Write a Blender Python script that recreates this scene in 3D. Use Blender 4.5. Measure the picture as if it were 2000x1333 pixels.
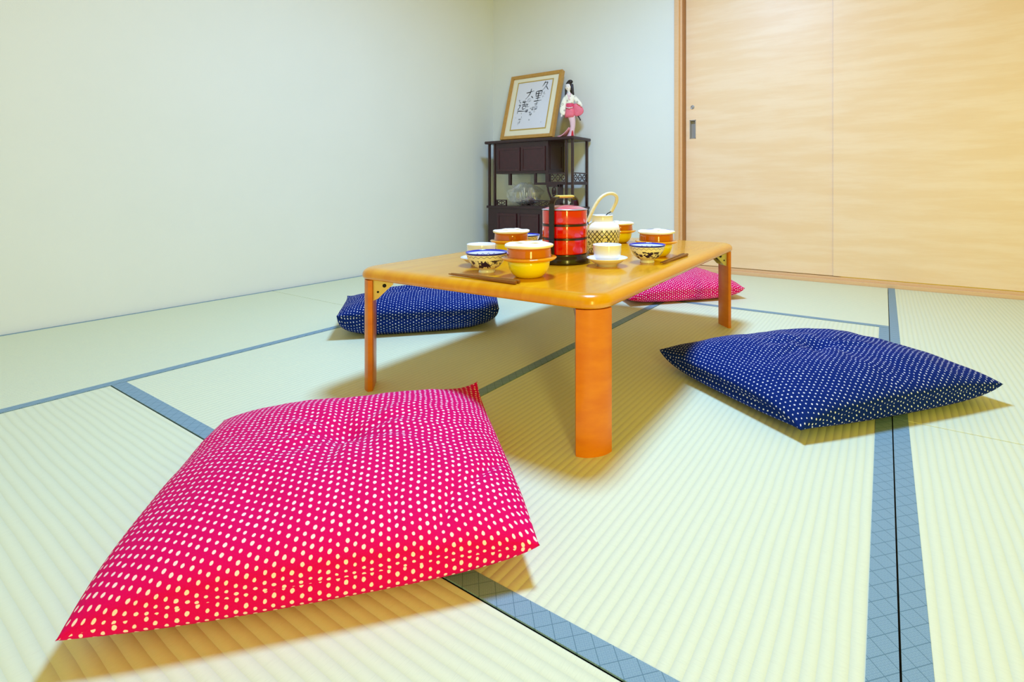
import bpy, bmesh, math, random
from mathutils import Vector, Matrix, noise
from math import sin, cos, pi, radians, sqrt, atan2, exp

S = bpy.context.scene
for o in list(bpy.data.objects): bpy.data.objects.remove(o)
COL = S.collection

# ------------------------------------------------------------------ camera
cam_d = bpy.data.cameras.new('camera'); cam = bpy.data.objects.new('camera', cam_d); COL.objects.link(cam)
cam.location = (0, 0, 0.53); cam.rotation_euler = (radians(90), 0, radians(31.4))
cam_d.sensor_width = 36; cam_d.lens = 36 * 967.6 / 2000
cam_d.shift_x = -(1137.3 - 1000) / 2000; cam_d.shift_y = -(666.5 - 369.9) / 2000
cam_d.clip_start = 0.02
S.camera = cam

# ------------------------------------------------------------------ light
W = bpy.data.worlds.new('world'); S.world = W; W.use_nodes = True
bg = W.node_tree.nodes['Background']; bg.inputs[0].default_value = (1.0, 0.92, 0.03, 1); bg.inputs[1].default_value = 0.58
ld = bpy.data.lights.new('ceiling_light', 'AREA'); ld.shape = 'DISK'; ld.size = 0.50
ld.energy = 62; ld.color = (0.32, 0.57, 1.0)
lo = bpy.data.objects.new('ceiling_light', ld); COL.objects.link(lo); lo.location = (-0.75, 1.39, 2.30)
# warm daylight through the tall opening to the right, behind the camera
wd = bpy.data.lights.new('doorway_daylight', 'AREA'); wd.shape = 'RECTANGLE'; wd.size = 0.28; wd.size_y = 1.84
wd.energy = 26; wd.color = (1.0, 0.84, 0.22)
wo = bpy.data.objects.new('doorway_daylight', wd); COL.objects.link(wo); wo.location = (1.30, -0.92, 0.93)
wo.rotation_euler = (radians(90), 0, atan2(1.30 + 0.75, 0.92 + 1.15))
S.view_settings.view_transform = 'Standard'; S.view_settings.look = 'None'
S.view_settings.gamma = 1; S.view_settings.exposure = 0.38; S.view_settings.use_curve_mapping = False

# ------------------------------------------------------------------ helpers
def srgb(r, g, b):
    f = lambda c: ((c / 255 + 0.055) / 1.055) ** 2.4 if c / 255 > 0.04045 else c / 255 / 12.92
    return (f(r), f(g), f(b), 1)

class N:
    """tiny node-building helper"""
    def __init__(s, name, rough=0.5, metal=0.0, color=(0.8, 0.8, 0.8, 1), spec=0.5, coat=0, sheen=0):
        s.m = bpy.data.materials.new(name); s.m.use_nodes = True; s.t = s.m.node_tree
        s.b = s.t.nodes['Principled BSDF']
        s.b.inputs['Base Color'].default_value = color; s.b.inputs['Roughness'].default_value = rough
        s.b.inputs['Metallic'].default_value = metal; s.b.inputs['Specular IOR Level'].default_value = spec
        s.b.inputs['Coat Weight'].default_value = coat; s.b.inputs['Coat Roughness'].default_value = 0.05
        s.b.inputs['Sheen Weight'].default_value = sheen
    def n(s, typ, **kw):
        x = s.t.nodes.new(typ)
        for k, v in kw.items(): setattr(x, k, v)
        return x
    def link(s, a, b): s.t.links.new(a, b)
    def put(s, inp, v):
        if hasattr(v, 'links') or isinstance(v, bpy.types.NodeSocket): s.link(v, inp)
        else: inp.default_value = v
    def math(s, op, a, b=0.0, c=0.0):
        x = s.n('ShaderNodeMath', operation=op)
        s.put(x.inputs[0], a); s.put(x.inputs[1], b); s.put(x.inputs[2], c); return x.outputs[0]
    def mix(s, f, a, b):
        x = s.n('ShaderNodeMix', data_type='RGBA')
        s.put(x.inputs[0], f); s.put(x.inputs[6], a); s.put(x.inputs[7], b); return x.outputs[2]
    def ramp(s, f, lo, hi):
        x = s.n('ShaderNodeMapRange', interpolation_type='SMOOTHSTEP'); s.put(x.inputs[0], f)
        x.inputs[1].default_value = lo; x.inputs[2].default_value = hi; return x.outputs[0]
    def coord(s, kind='Object'): return s.n('ShaderNodeTexCoord').outputs[kind]
    def xyz(s, v):
        x = s.n('ShaderNodeSeparateXYZ'); s.link(v, x.inputs[0]); return x.outputs
    def comb(s, a, b, c=0.0):
        x = s.n('ShaderNodeCombineXYZ'); s.put(x.inputs[0], a); s.put(x.inputs[1], b); s.put(x.inputs[2], c); return x.outputs[0]
    def mapping(s, v, scale):
        x = s.n('ShaderNodeMapping'); s.link(v, x.inputs[0]); x.inputs['Scale'].default_value = scale; return x.outputs[0]
    def noise(s, v, scale, detail=2, rough=0.5):
        x = s.n('ShaderNodeTexNoise'); s.link(v, x.inputs['Vector']); x.inputs['Scale'].default_value = scale
        x.inputs['Detail'].default_value = detail; x.inputs['Roughness'].default_value = rough; return x.outputs[0]
    def bump(s, h, strength, dist):
        x = s.n('ShaderNodeBump'); s.link(h, x.inputs['Height']); x.inputs['Strength'].default_value = strength
        x.inputs['Distance'].default_value = dist; s.link(x.outputs[0], s.b.inputs['Normal'])
    def color(s, c): s.put(s.b.inputs['Base Color'], c)

def plain(name, c, rough=0.5, vary=0.06, scale=40, **kw):
    k = N(name, rough=rough, **kw)
    n = k.noise(k.coord(), scale, 3)
    d = tuple(max(0, x * (1 - vary * 2)) for x in c[:3]) + (1,)
    k.color(k.mix(n, d, c)); return k.m

# ------------------------------------------------------------------ mesh helpers
def obj(name, bm, mat, parent=None, smooth=True, label=None, sub=0, auto=None):
    me = bpy.data.meshes.new(name)
    bmesh.ops.recalc_face_normals(bm, faces=bm.faces[:])
    bm.to_mesh(me); bm.free()
    for m in (mat if isinstance(mat, (list, tuple)) else [mat]): me.materials.append(m)
    if smooth:
        for p in me.polygons: p.use_smooth = True
    if auto: me.set_sharp_from_angle(angle=radians(auto))
    o = bpy.data.objects.new(name, me); COL.objects.link(o)
    if parent: o.parent = parent
    if label: o['label'] = label
    if sub:
        s = o.modifiers.new('sub', 'SUBSURF'); s.levels = sub; s.render_levels = sub
    return o

def empty(name, loc, rz=0, label=None, cat=None, group=None):
    o = bpy.data.objects.new(name, None); COL.objects.link(o); o.location = loc; o.rotation_euler.z = rz
    o.empty_display_size = 0.05
    if label: o['label'] = label
    if cat: o['category'] = cat
    if group: o['group'] = group
    return o

def tag(o, label, cat, group=None):
    o['label'] = label; o['category'] = cat
    if group: o['group'] = group
    return o

def dup(root, loc, rz, label):
    c = root.copy(); COL.objects.link(c); c.location = loc; c.rotation_euler.z = rz; c['label'] = label
    def rec(src, dst):
        for ch in [x for x in bpy.data.objects if x.parent == src]:
            d = ch.copy(); COL.objects.link(d); d.parent = dst; rec(ch, d)
    rec(root, c); return c

def box(bm, x0, x1, y0, y1, z0, z1, bev=0.0, seg=2, mi=0):
    r = bmesh.ops.create_cube(bm, size=1)
    vs = r['verts']
    for v in vs:
        v.co = Vector(((x0 + x1) / 2 + v.co.x * (x1 - x0), (y0 + y1) / 2 + v.co.y * (y1 - y0), (z0 + z1) / 2 + v.co.z * (z1 - z0)))
    fs = list({f for v in vs for f in v.link_faces})
    for f in fs: f.material_index = mi
    if bev:
        es = list({e for f in fs for e in f.edges})
        rr = bmesh.ops.bevel(bm, geom=es, offset=bev, segments=seg, profile=0.6, affect='EDGES')
        for f in rr['faces']: f.material_index = mi
    return vs

def B(*a, **k):
    bm = bmesh.new(); box(bm, *a, **k); return bm

def lathe(bm, prof, n=64, cx=0, cy=0, closed=False, fn=None):
    """prof: list of (r, z). fn(r,z,a)->(r,z) tweak"""
    rings = []
    for r, z in prof:
        if r < 1e-6:
            rings.append([bm.verts.new((cx, cy, z))])
        else:
            ring = []
            for i in range(n):
                a = 2 * pi * i / n; rr, zz = (r, z) if fn is None else fn(r, z, a)
                ring.append(bm.verts.new((cx + rr * cos(a), cy + rr * sin(a), zz)))
            rings.append(ring)
    def bridge(a, b):
        if len(a) == 1 and len(b) == 1: return
        for i in range(n):
            j = (i + 1) % n
            if len(a) == 1: bm.faces.new((a[0], b[i], b[j]))
            elif len(b) == 1: bm.faces.new((a[i], a[j], b[0]))
            else: bm.faces.new((a[i], a[j], b[j], b[i]))
    for a, b in zip(rings, rings[1:]): bridge(a, b)
    if closed: bridge(rings[-1], rings[0])
    return rings

def smooth_path(pts, k=6):
    P = [Vector(p) for p in pts]; out = []
    for i in range(len(P) - 1):
        p0 = P[max(0, i - 1)]; p1 = P[i]; p2 = P[i + 1]; p3 = P[min(len(P) - 1, i + 2)]
        for j in range(k):
            t = j / k
            out.append(0.5 * ((2 * p1) + (p2 - p0) * t + (2 * p0 - 5 * p1 + 4 * p2 - p3) * t * t + (3 * p1 - p0 - 3 * p2 + p3) * t ** 3))
    out.append(P[-1]); return out

def sweep(bm, pts, w, t=None, n=10, up=(0, 0, 1), cap=True, scale=None, closed=False, rect=False):
    """tube of half-widths w (side) and t (up) along pts"""
    t = t or w; P = [Vector(p) for p in pts]; rings = []; up = Vector(up)
    L = len(P)
    for i, p in enumerate(P):
        if closed: d = P[(i + 1) % L] - P[i - 1]
        else: d = P[min(L - 1, i + 1)] - P[max(0, i - 1)]
        d.normalize(); s = d.cross(up)
        if s.length < 1e-4: s = d.cross(Vector((1, 0, 0)))
        s.normalize(); u = s.cross(d).normalized()
        k = scale(i / (L - 1)) if scale else 1
        if rect: offs = [(-1, -1), (1, -1), (1, 1), (-1, 1)]
        else: offs = [(cos(2 * pi * j / n), sin(2 * pi * j / n)) for j in range(n)]
        rings.append([bm.verts.new(p + s * (a * w * k) + u * (b * t * k)) for a, b in offs])
    m = len(rings[0]); R = rings + ([rings[0]] if closed else [])
    for a, b in zip(R, R[1:]):
        for i in range(m):
            j = (i + 1) % m; bm.faces.new((a[i], a[j], b[j], b[i]))
    if cap and not closed:
        bm.faces.new(rings[0][::-1]); bm.faces.new(rings[-1])
    return rings

def loft(bm, secs, n=20, cap=True):
    """secs: (center Vector, rx, ry, rot_z) horizontal ellipses"""
    rings = []
    for c, rx, ry, rz in secs:
        c = Vector(c); ring = []
        for i in range(n):
            a = 2 * pi * i / n; x, y = rx * cos(a), ry * sin(a)
            ring.append(bm.verts.new((c.x + x * cos(rz) - y * sin(rz), c.y + x * sin(rz) + y * cos(rz), c.z)))
        rings.append(ring)
    for a, b in zip(rings, rings[1:]):
        for i in range(n):
            j = (i + 1) % n; bm.faces.new((a[i], a[j], b[j], b[i]))
    if cap: bm.faces.new(rings[0][::-1]); bm.faces.new(rings[-1])

def ball(bm, c, r, sc=(1, 1, 1), u=16, v=10):
    q = bmesh.ops.create_uvsphere(bm, u_segments=u, v_segments=v, radius=r)
    for x in q['verts']: x.co = Vector(c) + Vector((x.co.x * sc[0], x.co.y * sc[1], x.co.z * sc[2]))

# ------------------------------------------------------------------ materials
def m_wall():
    k = N('wall_plaster', rough=0.75, spec=0.25); c = k.coord()
    n = k.noise(c, 3, 4); k.color(k.mix(n, srgb(226, 229, 222), srgb(232, 234, 228)))
    k.bump(k.noise(c, 260, 3), 0.12, 0.002); return k.m

def m_wood_door():
    k = N('door_maple', rough=0.4, spec=0.5); c = k.coord()
    g = k.noise(k.mapping(c, (1.1, 1.1, 9)), 2.4, 6, 0.6)
    f = k.noise(k.mapping(c, (6, 6, 150)), 4, 4, 0.6)
    a = k.mix(k.ramp(g, 0.36, 0.66), srgb(246, 212, 170), srgb(252, 224, 190))
    b = k.mix(k.math('MULTIPLY', f, 0.5), a, srgb(242, 202, 156)); k.color(b); k.link(k.math('MULTIPLY_ADD', f, 0.12, 0.36), k.b.inputs['Roughness']); return k.m

def m_trim():
    k = N('trim_wood', rough=0.4); c = k.coord()
    f = k.noise(k.mapping(c, (3, 3, 60)), 5, 3)
    k.color(k.mix(f, srgb(222, 178, 132), srgb(238, 198, 154))); return k.m

def m_tatami(axis):
    k = N('tatami_reed_' + axis, rough=0.55, spec=0.35); c = k.coord(); X, Y, Z = k.xyz(c)
    a, b = (X, Y) if axis == 'y' else (Y, X)          # a: across the ribs, b: along them
    wob = k.math('MULTIPLY', k.math('SUBTRACT', k.noise(c, 5, 2), 0.5), 0.006)
    r = k.math('SINE', k.math('MULTIPLY', k.math('ADD', a, wob), 2 * pi / 0.0152))
    rib = k.math('POWER', k.math('MULTIPLY_ADD', r, 0.5, 0.5), 0.45)
    th = k.noise(k.comb(k.math('MULTIPLY', a, 60), k.math('MULTIPLY', b, 900)), 1.0, 2)
    pat = k.noise(c, 2.2, 3)
    c1 = k.mix(pat, srgb(227, 234, 201), srgb(233, 236, 197))
    c2 = k.mix(k.math('MULTIPLY', k.math('SUBTRACT', 1.0, rib), 0.30), c1, srgb(196, 202, 168))
    c3 = k.mix(k.math('MULTIPLY', k.ramp(th, 0.52, 0.72), 0.22), c2, srgb(206, 208, 170)); k.color(c3)
    h = k.math('ADD', rib, k.math('MULTIPLY', th, 0.35)); k.bump(h, 0.42, 0.0018); return k.m

def m_border():
    k = N('border_brocade', rough=0.6); c = k.coord(); X, Y, Z = k.xyz(c)
    def line(e, p, w):
        f = k.math('FRACT', k.math('MULTIPLY', e, 1 / p)); d = k.math('ABSOLUTE', k.math('SUBTRACT', f, 0.5))
        return k.ramp(d, 0.5 - w, 0.5)
    s, d = k.math('ADD', X, Y), k.math('SUBTRACT', X, Y)
    L = k.math('MAXIMUM', line(s, 0.030, 0.05), line(d, 0.030, 0.05))
    q1 = k.math('ABSOLUTE', k.math('SUBTRACT', k.math('FRACT', k.math('MULTIPLY', s, 1 / 0.0075)), 0.5))
    q2 = k.math('ABSOLUTE', k.math('SUBTRACT', k.math('FRACT', k.math('MULTIPLY', d, 1 / 0.0075)), 0.5))
    m = k.math('MAXIMUM', q1, q2)
    sq = k.math('MULTIPLY', k.ramp(m, 0.22, 0.27), k.math('SUBTRACT', 1.0, k.ramp(m, 0.33, 0.38)))
    a = k.mix(k.math('MULTIPLY', sq, 0.5), srgb(124, 156, 170), srgb(152, 182, 190))
    k.color(k.mix(k.math('MULTIPLY', L, 0.75), a, srgb(70, 110, 122))); k.bump(m, 0.2, 0.001); return k.m

def m_table():
    k = N('honey_varnish', rough=0.24, spec=0.4, coat=0.35); c = k.coord()
    g = k.noise(k.mapping(c, (14, 1.6, 4)), 3, 5, 0.6)
    k.color(k.mix(k.ramp(g, 0.3, 0.7), srgb(222, 148, 6), srgb(232, 164, 18)))
    k.b.inputs['Coat Roughness'].default_value = 0.07; return k.m

def m_leg():
    k = N('leg_varnish', rough=0.32, coat=0.1, spec=0.3); c = k.coord()
    g = k.noise(k.mapping(c, (3, 3, 9)), 3, 5, 0.6)
    k.color(k.mix(k.ramp(g, 0.3, 0.7), srgb(216, 116, 6), srgb(228, 134, 10))); return k.m

def m_dots(name, base, dark, dot, r0=0.135):
    k = N(name, rough=0.8, spec=0.12); uv = k.coord('UV'); U, V, _ = k.xyz(uv)
    u = k.math('MULTIPLY', U, 100.0); col = k.math('FLOOR', u)       # UV are in units of 1 cm-ish columns
    par = k.math('MODULO', col, 2.0)
    v = k.math('ADD', k.math('MULTIPLY', V, 88.0), k.math('MULTIPLY', par, 0.5)); row = k.math('FLOOR', v)
    wn = k.n('ShaderNodeTexWhiteNoise', noise_dimensions='2D'); k.link(k.comb(col, row), wn.inputs['Vector'])
    jr, jg, jb = k.xyz(wn.outputs['Color'])
    fu = k.math('ADD', k.math('SUBTRACT', k.math('FRACT', u), 0.5), k.math('MULTIPLY', k.math('SUBTRACT', jr, 0.5), 0.16))
    fv = k.math('ADD', k.math('SUBTRACT', k.math('FRACT', v), 0.5), k.math('MULTIPLY', k.math('SUBTRACT', jg, 0.5), 0.16))
    d = k.math('SQRT', k.math('ADD', k.math('POWER', fu, 2.0), k.math('POWER', fv, 2.0)))
    nz = k.noise(k.mapping(uv, (1, 1, 1)), 330, 2)
    rad = k.math('ADD', k.math('MULTIPLY_ADD', jb, 0.06, r0), k.math('MULTIPLY', nz, 0.11))
    m = k.ramp(k.math('SUBTRACT', rad, d), -0.03, 0.03)
    wv = k.noise(uv, 600, 2)
    k.color(k.mix(m, k.mix(wv, dark, base), dot)); k.bump(k.noise(uv, 450, 2), 0.15, 0.001); return k.m

M = dict(
    wall=m_wall(), door=m_wood_door(), trim=m_trim(), ty=m_tatami('y'), tx=m_tatami('x'), border=m_border(),
    sub=plain('subfloor', srgb(70, 74, 50)), cedar=plain('cedar_ceiling', srgb(196, 146, 88), 0.5), gap=plain('edge_shadow_line_wood', srgb(176, 120, 66), 0.5),
    table=m_table(), leg=m_leg(), zinc=plain('zinc_plate', srgb(214, 196, 120), 0.35, metal=0.6),
    dark_metal=plain('dark_bolt', srgb(40, 38, 34), 0.4, metal=0.6),
    steel=plain('brushed_steel', srgb(176, 172, 172), 0.35, metal=0.5), black=plain('black_recess', srgb(40, 30, 30), 0.6),
    pink=m_dots('pink_shibori', srgb(236, 0, 112), srgb(212, 0, 94), srgb(255, 226, 236)),
    navy=m_dots('navy_shibori', srgb(2, 42, 128), srgb(2, 24, 88), srgb(222, 226, 244), r0=0.075),
    rose=plain('rosewood', srgb(58, 22, 30), 0.35, vary=0.3, scale=30, coat=0.2),
    rose2=plain('rosewood_panel', srgb(70, 22, 34), 0.32, vary=0.3, scale=30, coat=0.2),
    pot=plain('yellow_glaze', srgb(255, 236, 26), 0.12, vary=0.02, coat=0.5),
    amber=plain('amber_glaze', srgb(222, 116, 6), 0.12, vary=0.12, coat=0.6),
    amber2=plain('amber_pale_glaze', srgb(246, 164, 14), 0.14, vary=0.1, coat=0.6),
    lid=plain('cream_lid', srgb(255, 248, 226), 0.45, vary=0.01),
    white=plain('white_porcelain', srgb(246, 247, 254), 0.12, vary=0.01, coat=0.4),
    red=plain('red_lacquer', srgb(226, 3, 2), 0.10, vary=0.03, coat=0.8),
    red_sheen=plain('red_lid_painted_sheen', srgb(226, 100, 112), 0.25, vary=0.03, coat=0.9),  # pale pink base colour paints the reflected sheen onto the red lid
    silver=plain('silver_edge', srgb(200, 190, 210), 0.25, metal=0.5),
    band=plain('black_band', srgb(36, 12, 12), 0.25),
    blk=plain('black_lacquer', srgb(34, 24, 20), 0.22, coat=0.4),
    grip=plain('yellow_cane', srgb(238, 206, 96), 0.4, vary=0.1, scale=200),
    cane=plain('pale_cane', srgb(240, 222, 176), 0.5, vary=0.1, scale=220),
    chop=plain('brown_chopstick_wood', srgb(150, 92, 18), 0.4, vary=0.15),
    frame=plain('frame_oak', srgb(204, 152, 74), 0.4, vary=0.14, scale=50),
    mat=plain('mount_cream', srgb(240, 232, 204), 0.7, vary=0.02), gold=plain('gold_fillet', srgb(198, 166, 86), 0.4),
    paper=plain('rice_paper', srgb(226, 226, 236), 0.7, vary=0.02), ink=plain('ink', srgb(30, 32, 38), 0.6),
    skin=plain('doll_porcelain', srgb(250, 240, 236), 0.4, vary=0.01), hair=plain('doll_hair', srgb(30, 16, 20), 0.4),
    ktrain=plain('kimono_train', srgb(252, 176, 190), 0.6), kpink=plain('kimono_pink', srgb(255, 122, 146), 0.6, vary=0.15, scale=60), kpale=plain('kimono_pale_pink', srgb(246, 206, 216), 0.6, vary=0.08),
    kred=plain('kimono_red_lining', srgb(214, 20, 40), 0.6), obi=plain('obi_crimson', srgb(232, 72, 112), 0.6),
    lips=plain('doll_lips', srgb(190, 30, 40), 0.5), green=plain('dark_green', srgb(40, 62, 34), 0.6),
    purple=plain('purple_cloth', srgb(112, 70, 110), 0.6), dish=plain('navy_dish', srgb(26, 30, 62), 0.2, coat=0.4),
)

def m_pattern_bowl():
    """cream bowl with blue rim bands, a zigzag and navy leaves; object coords, r & z of one bowl (height .052)"""
    k = N('blue_white_bowl', rough=0.12, coat=0.4); c = k.coord(); X, Y, Z = k.xyz(c)
    ang = k.math('ARCTAN2', Y, X); r = k.math('SQRT', k.math('ADD', k.math('MULTIPLY', X, X), k.math('MULTIPLY', Y, Y)))
    # zigzag
    tri = k.math('PINGPONG', k.math('MULTIPLY', ang, 44 / (2 * pi)), 1.0)
    zz = k.math('ABSOLUTE', k.math('SUBTRACT', Z, k.math('MULTIPLY_ADD', tri, 0.0042, 0.0402)))
    zig = k.math('SUBTRACT', 1.0, k.ramp(zz, 0.0003, 0.0009))
    rim = k.ramp(Z, 0.0466, 0.0470)
    rim2 = k.math('MULTIPLY', k.ramp(Z, 0.0380, 0.0382), k.math('SUBTRACT', 1.0, k.ramp(Z, 0.0386, 0.0388)))
    # leaf blots
    vec = k.comb(k.math('MULTIPLY', ang, 0.035), k.math('MULTIPLY', Z, 1.2))
    nb = k.noise(vec, 64, 3, 0.7)
    win = k.math('MULTIPLY', k.ramp(Z, 0.010, 0.015), k.math('SUBTRACT', 1.0, k.ramp(Z, 0.033, 0.038)))
    leaf = k.ramp(k.math('MULTIPLY', nb, win), 0.485, 0.51)
    a = k.mix(zig, srgb(246, 240, 224), srgb(70, 70, 110)); a = k.mix(leaf, a, srgb(30, 26, 84))
    a = k.mix(rim, a, srgb(40, 50, 170)); k.color(a); return k.m
M['bowl'] = m_pattern_bowl()
def m_bowl_in():
    k = N('bowl_inside', rough=0.12, coat=0.4); c = k.coord(); X, Y, Z = k.xyz(c); ang = k.math('ARCTAN2', Y, X)
    tri = k.math('PINGPONG', k.math('MULTIPLY', ang, 40 / (2 * pi)), 1.0)
    zz = k.math('ABSOLUTE', k.math('SUBTRACT', Z, k.math('MULTIPLY_ADD', tri, 0.006, 0.036)))
    zig = k.math('SUBTRACT', 1.0, k.ramp(zz, 0.0003, 0.0010))
    a = k.mix(zig, srgb(224, 230, 250), srgb(50, 80, 120)); a = k.mix(k.ramp(Z, 0.0468, 0.0474), a, srgb(40, 70, 190)); k.color(a); return k.m
M['bowl_in'] = m_bowl_in()

def m_teapot():
    k = N('teapot_glaze', rough=0.14, coat=0.4); c = k.coord(); X, Y, Z = k.xyz(c); ang = k.math('ARCTAN2', Y, X)
    u = k.math('MULTIPLY', ang, 24 / (2 * pi)); v = k.math('MULTIPLY', Z, 1 / 0.0165)
    def ln(e):
        return k.math('SUBTRACT', 1.0, k.ramp(k.math('ABSOLUTE', k.math('SUBTRACT', k.math('FRACT', e), 0.5)), 0.075, 0.135))
    lat = k.math('MAXIMUM', ln(k.math('ADD', u, v)), ln(k.math('SUBTRACT', u, v)))
    # arched cartouches, 6 around
    f = k.math('SUBTRACT', k.math('FRACT', k.math('ADD', k.math('MULTIPLY', ang, 6 / (2 * pi)), 0.30)), 0.5)
    du = k.math('MULTIPLY', f, 0.058); dz = k.math('SUBTRACT', Z, 0.036)
    dd = k.math('SQRT', k.math('ADD', k.math('MULTIPLY', k.math('MULTIPLY', du, du), 2.4), k.math('MULTIPLY', dz, dz)))
    cart = k.math('SUBTRACT', 1.0, k.ramp(dd, 0.0185, 0.0195)); ring = k.math('MULTIPLY', k.ramp(dd, 0.0180, 0.0186), k.math('SUBTRACT', 1.0, k.ramp(dd, 0.0200, 0.0206)))
    fl = k.math('ABSOLUTE', k.math('SUBTRACT', k.math('SQRT', k.math('ADD', k.math('MULTIPLY', du, du), k.math('MULTIPLY', dz, dz))), 0.0045))
    flower = k.math('MAXIMUM', k.math('SUBTRACT', 1.0, k.ramp(fl, 0.0010, 0.0018)), k.math('MULTIPLY', k.ramp(k.noise(c, 170, 2), 0.56, 0.60), cart))
    low = k.math('SUBTRACT', 1.0, k.ramp(Z, 0.077, 0.0775))
    pat = k.math('MULTIPLY', k.math('MAXIMUM', k.math('MAXIMUM', k.math('MULTIPLY', lat, k.math('SUBTRACT', 1.0, cart)), ring), k.math('MULTIPLY', flower, cart)), low)
    base = k.mix(low, srgb(252, 250, 246), srgb(246, 242, 228)); k.color(k.mix(pat, base, srgb(34, 30, 44))); return k.m
M['tea'] = m_teapot()

def m_film():
    m = bpy.data.materials.new('clear_film'); m.use_nodes = True; t = m.node_tree; t.nodes.clear(); L = t.links.new
    o = t.nodes.new('ShaderNodeOutputMaterial'); m1 = t.nodes.new('ShaderNodeMixShader'); m2 = t.nodes.new('ShaderNodeMixShader')
    tr = t.nodes.new('ShaderNodeBsdfTransparent'); gl = t.nodes.new('ShaderNodeBsdfGlossy'); gl.inputs['Roughness'].default_value = 0.12
    df = t.nodes.new('ShaderNodeBsdfDiffuse'); df.inputs[0].default_value = (0.9, 0.9, 0.92, 1)
    m1.inputs[0].default_value = 0.16; m2.inputs[0].default_value = 0.10
    L(tr.outputs[0], m1.inputs[1]); L(gl.outputs[0], m1.inputs[2]); L(m1.outputs[0], m2.inputs[1]); L(df.outputs[0], m2.inputs[2]); L(m2.outputs[0], o.inputs[0]); return m
M['film'] = m_film()

# ------------------------------------------------------------------ the room
XW, YW, H = -2.735, 3.08, 2.42
def struct(name, bm, m, parent=None, smooth=False, **k):
    o = obj(name, bm, m, parent, smooth=smooth, **k)
    if parent is None: o['kind'] = 'structure'
    return o

floor = struct('floor', B(XW - 0.1, 2.0, -1.4, 3.3, -0.10, -0.022), M['sub'])
struct('wall_left', B(XW - 0.10, XW, -1.4, 3.3, -0.022, H), M['wall'])
struct('wall_back', B(XW, -1.172, YW, YW + 0.12, -0.022, H), M['wall'])
struct('wall_front_fill_block', B(XW - 0.1, 0.05, -1.5, -1.4, -0.022, H), M['wall'])  # unseen partial wall, added to keep fill light off the left side
struct('ceiling', B(XW - 0.1, 2.0, -1.4, 3.3, H, H + 0.08), M['cedar'])

G = 0.0012
def mat_obj(x0, x1, y0, y1, axis, borders):
    bm = B(x0 + G, x1 - G, y0 + G, y1 - G, -0.022, 0, bev=0.0015, seg=2)
    t = obj('tatami_mat', bm, M['t' + axis], floor, smooth=False)
    for b in borders:
        if b == 'W': a = (x0 + G, x0 + 0.031, y0 + G, y1 - G)
        elif b == 'w': a = (x0 + G, x0 + 0.018, y0 + G, y1 - G)
        elif b == 'E': a = (x1 - 0.033, x1 - G, y0 + G, y1 - G)
        elif b == 'S': a = (x0 + G, x1 - G, y0 + G, y0 + 0.031)
        else: a = (x0 + G, x1 - G, y1 - 0.031, y1 - G)
        obj('mat_border', B(*a, -0.004, 0.0007), M['border'], t, smooth=False)
mat_obj(XW, -1.782, -0.48, 1.362, 'y', 'wE')
mat_obj(XW, -1.782, 1.362, 3.08, 'y', 'wE')
mat_obj(-1.782, -0.882, 0.478, 2.222, 'y', 'ES')
mat_obj(-0.882, 0.015, 0.478, 2.222, 'y', 'ES')
mat_obj(-1.782, 0.015, 2.222, 3.118, 'x', 'S')
mat_obj(0.015, 0.93, 1.353, 3.118, 'y', 'W')
mat_obj(0.015, 0.93, -0.41, 1.353, 'y', 'W')
mat_obj(0.93, 1.83, -0.41, 3.118, 'y', 'W')
mat_obj(-1.782, 0.015, -0.41, 0.478, 'x', '')
mat_obj(XW, 1.83, -1.31, -0.41, 'x', '')

# threshold and door frame
bm = bmesh.new(); box(bm, -1.172, 2.0, 3.120, 3.145, -0.022, 0.020, bev=0.003); box(bm, -1.172, 2.0, 3.138, 3.30, -0.022, 0.034, bev=0.002)
struct('trim_1', bm, M['trim'])
bm = bmesh.new(); box(bm, -1.172, -1.142, YW - 0.012, 3.30, 0.0, H, bev=0.002); box(bm, -1.142, -1.130, YW + 0.02, 3.30, 0.0, H, bev=0.001)
struct('trim_2', bm, M['trim'])
struct('trim_3', B(-1.130, -1.122, YW + 0.030, 3.30, 0.0, H), M['gap'])  # brown strip, its colour stands in for the shaded gap beside the door

d1 = bmesh.new(); X0 = -1.120
# left sliding leaf with a real recess for the pull: built as strips round the opening
hx0, hx1, hz0, hz1 = -1.094, -1.054, 0.862, 0.984; y0, y1 = 3.150, 3.185
for a in ((X0, hx0, 0.038, H), (hx1, -0.215, 0.038, H), (hx0, hx1, 0.038, hz0), (hx0, hx1, hz1, H)):
    box(d1, a[0], a[1], y0, y1, a[2], a[3])
dl = struct('door_1', d1, M['door'])
hb = bmesh.new()
for a in ((hx0, hx0 + 0.004, hz0, hz1), (hx1 - 0.004, hx1, hz0, hz1), (hx0, hx1, hz0, hz0 + 0.004), (hx0, hx1, hz1 - 0.004, hz1)):
    box(hb, a[0], a[1], y0 - 0.002, y1 - 0.004, a[2], a[3])
box(hb, hx0, hx1, y1 - 0.012, y1 - 0.008, hz0, hz1)
obj('recessed_pull', hb, M['steel'], dl, smooth=False, label='recessed grey metal finger pull')
lk = bmesh.new()
lathe(lk, [(0, 0.0), (0.013, 0.0), (0.013, 0.002), (0.010, 0.003), (0.0085, 0.0015), (0.006, 0.0015), (0.005, 0.005), (0, 0.006)], 32)
lkm = Matrix.Translation((-1.076, y0, 1.068)) @ Matrix.Rotation(radians(90), 4, 'X')
bmesh.ops.transform(lk, matrix=lkm, verts=lk.verts)
obj('thumb_lock', lk, M['steel'], dl, label='small round metal lock')
d2 = bmesh.new(); box(d2, -0.250, 1.0, 3.139, 3.149, 0.038, H, bev=0.0015)
struct('door_2', d2, M['door'])
d3 = bmesh.new(); box(d3, 1.0, 2.0, 3.150, 3.185, 0.038, H, bev=0.0015)
struct('door_3', d3, M['door'])

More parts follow.
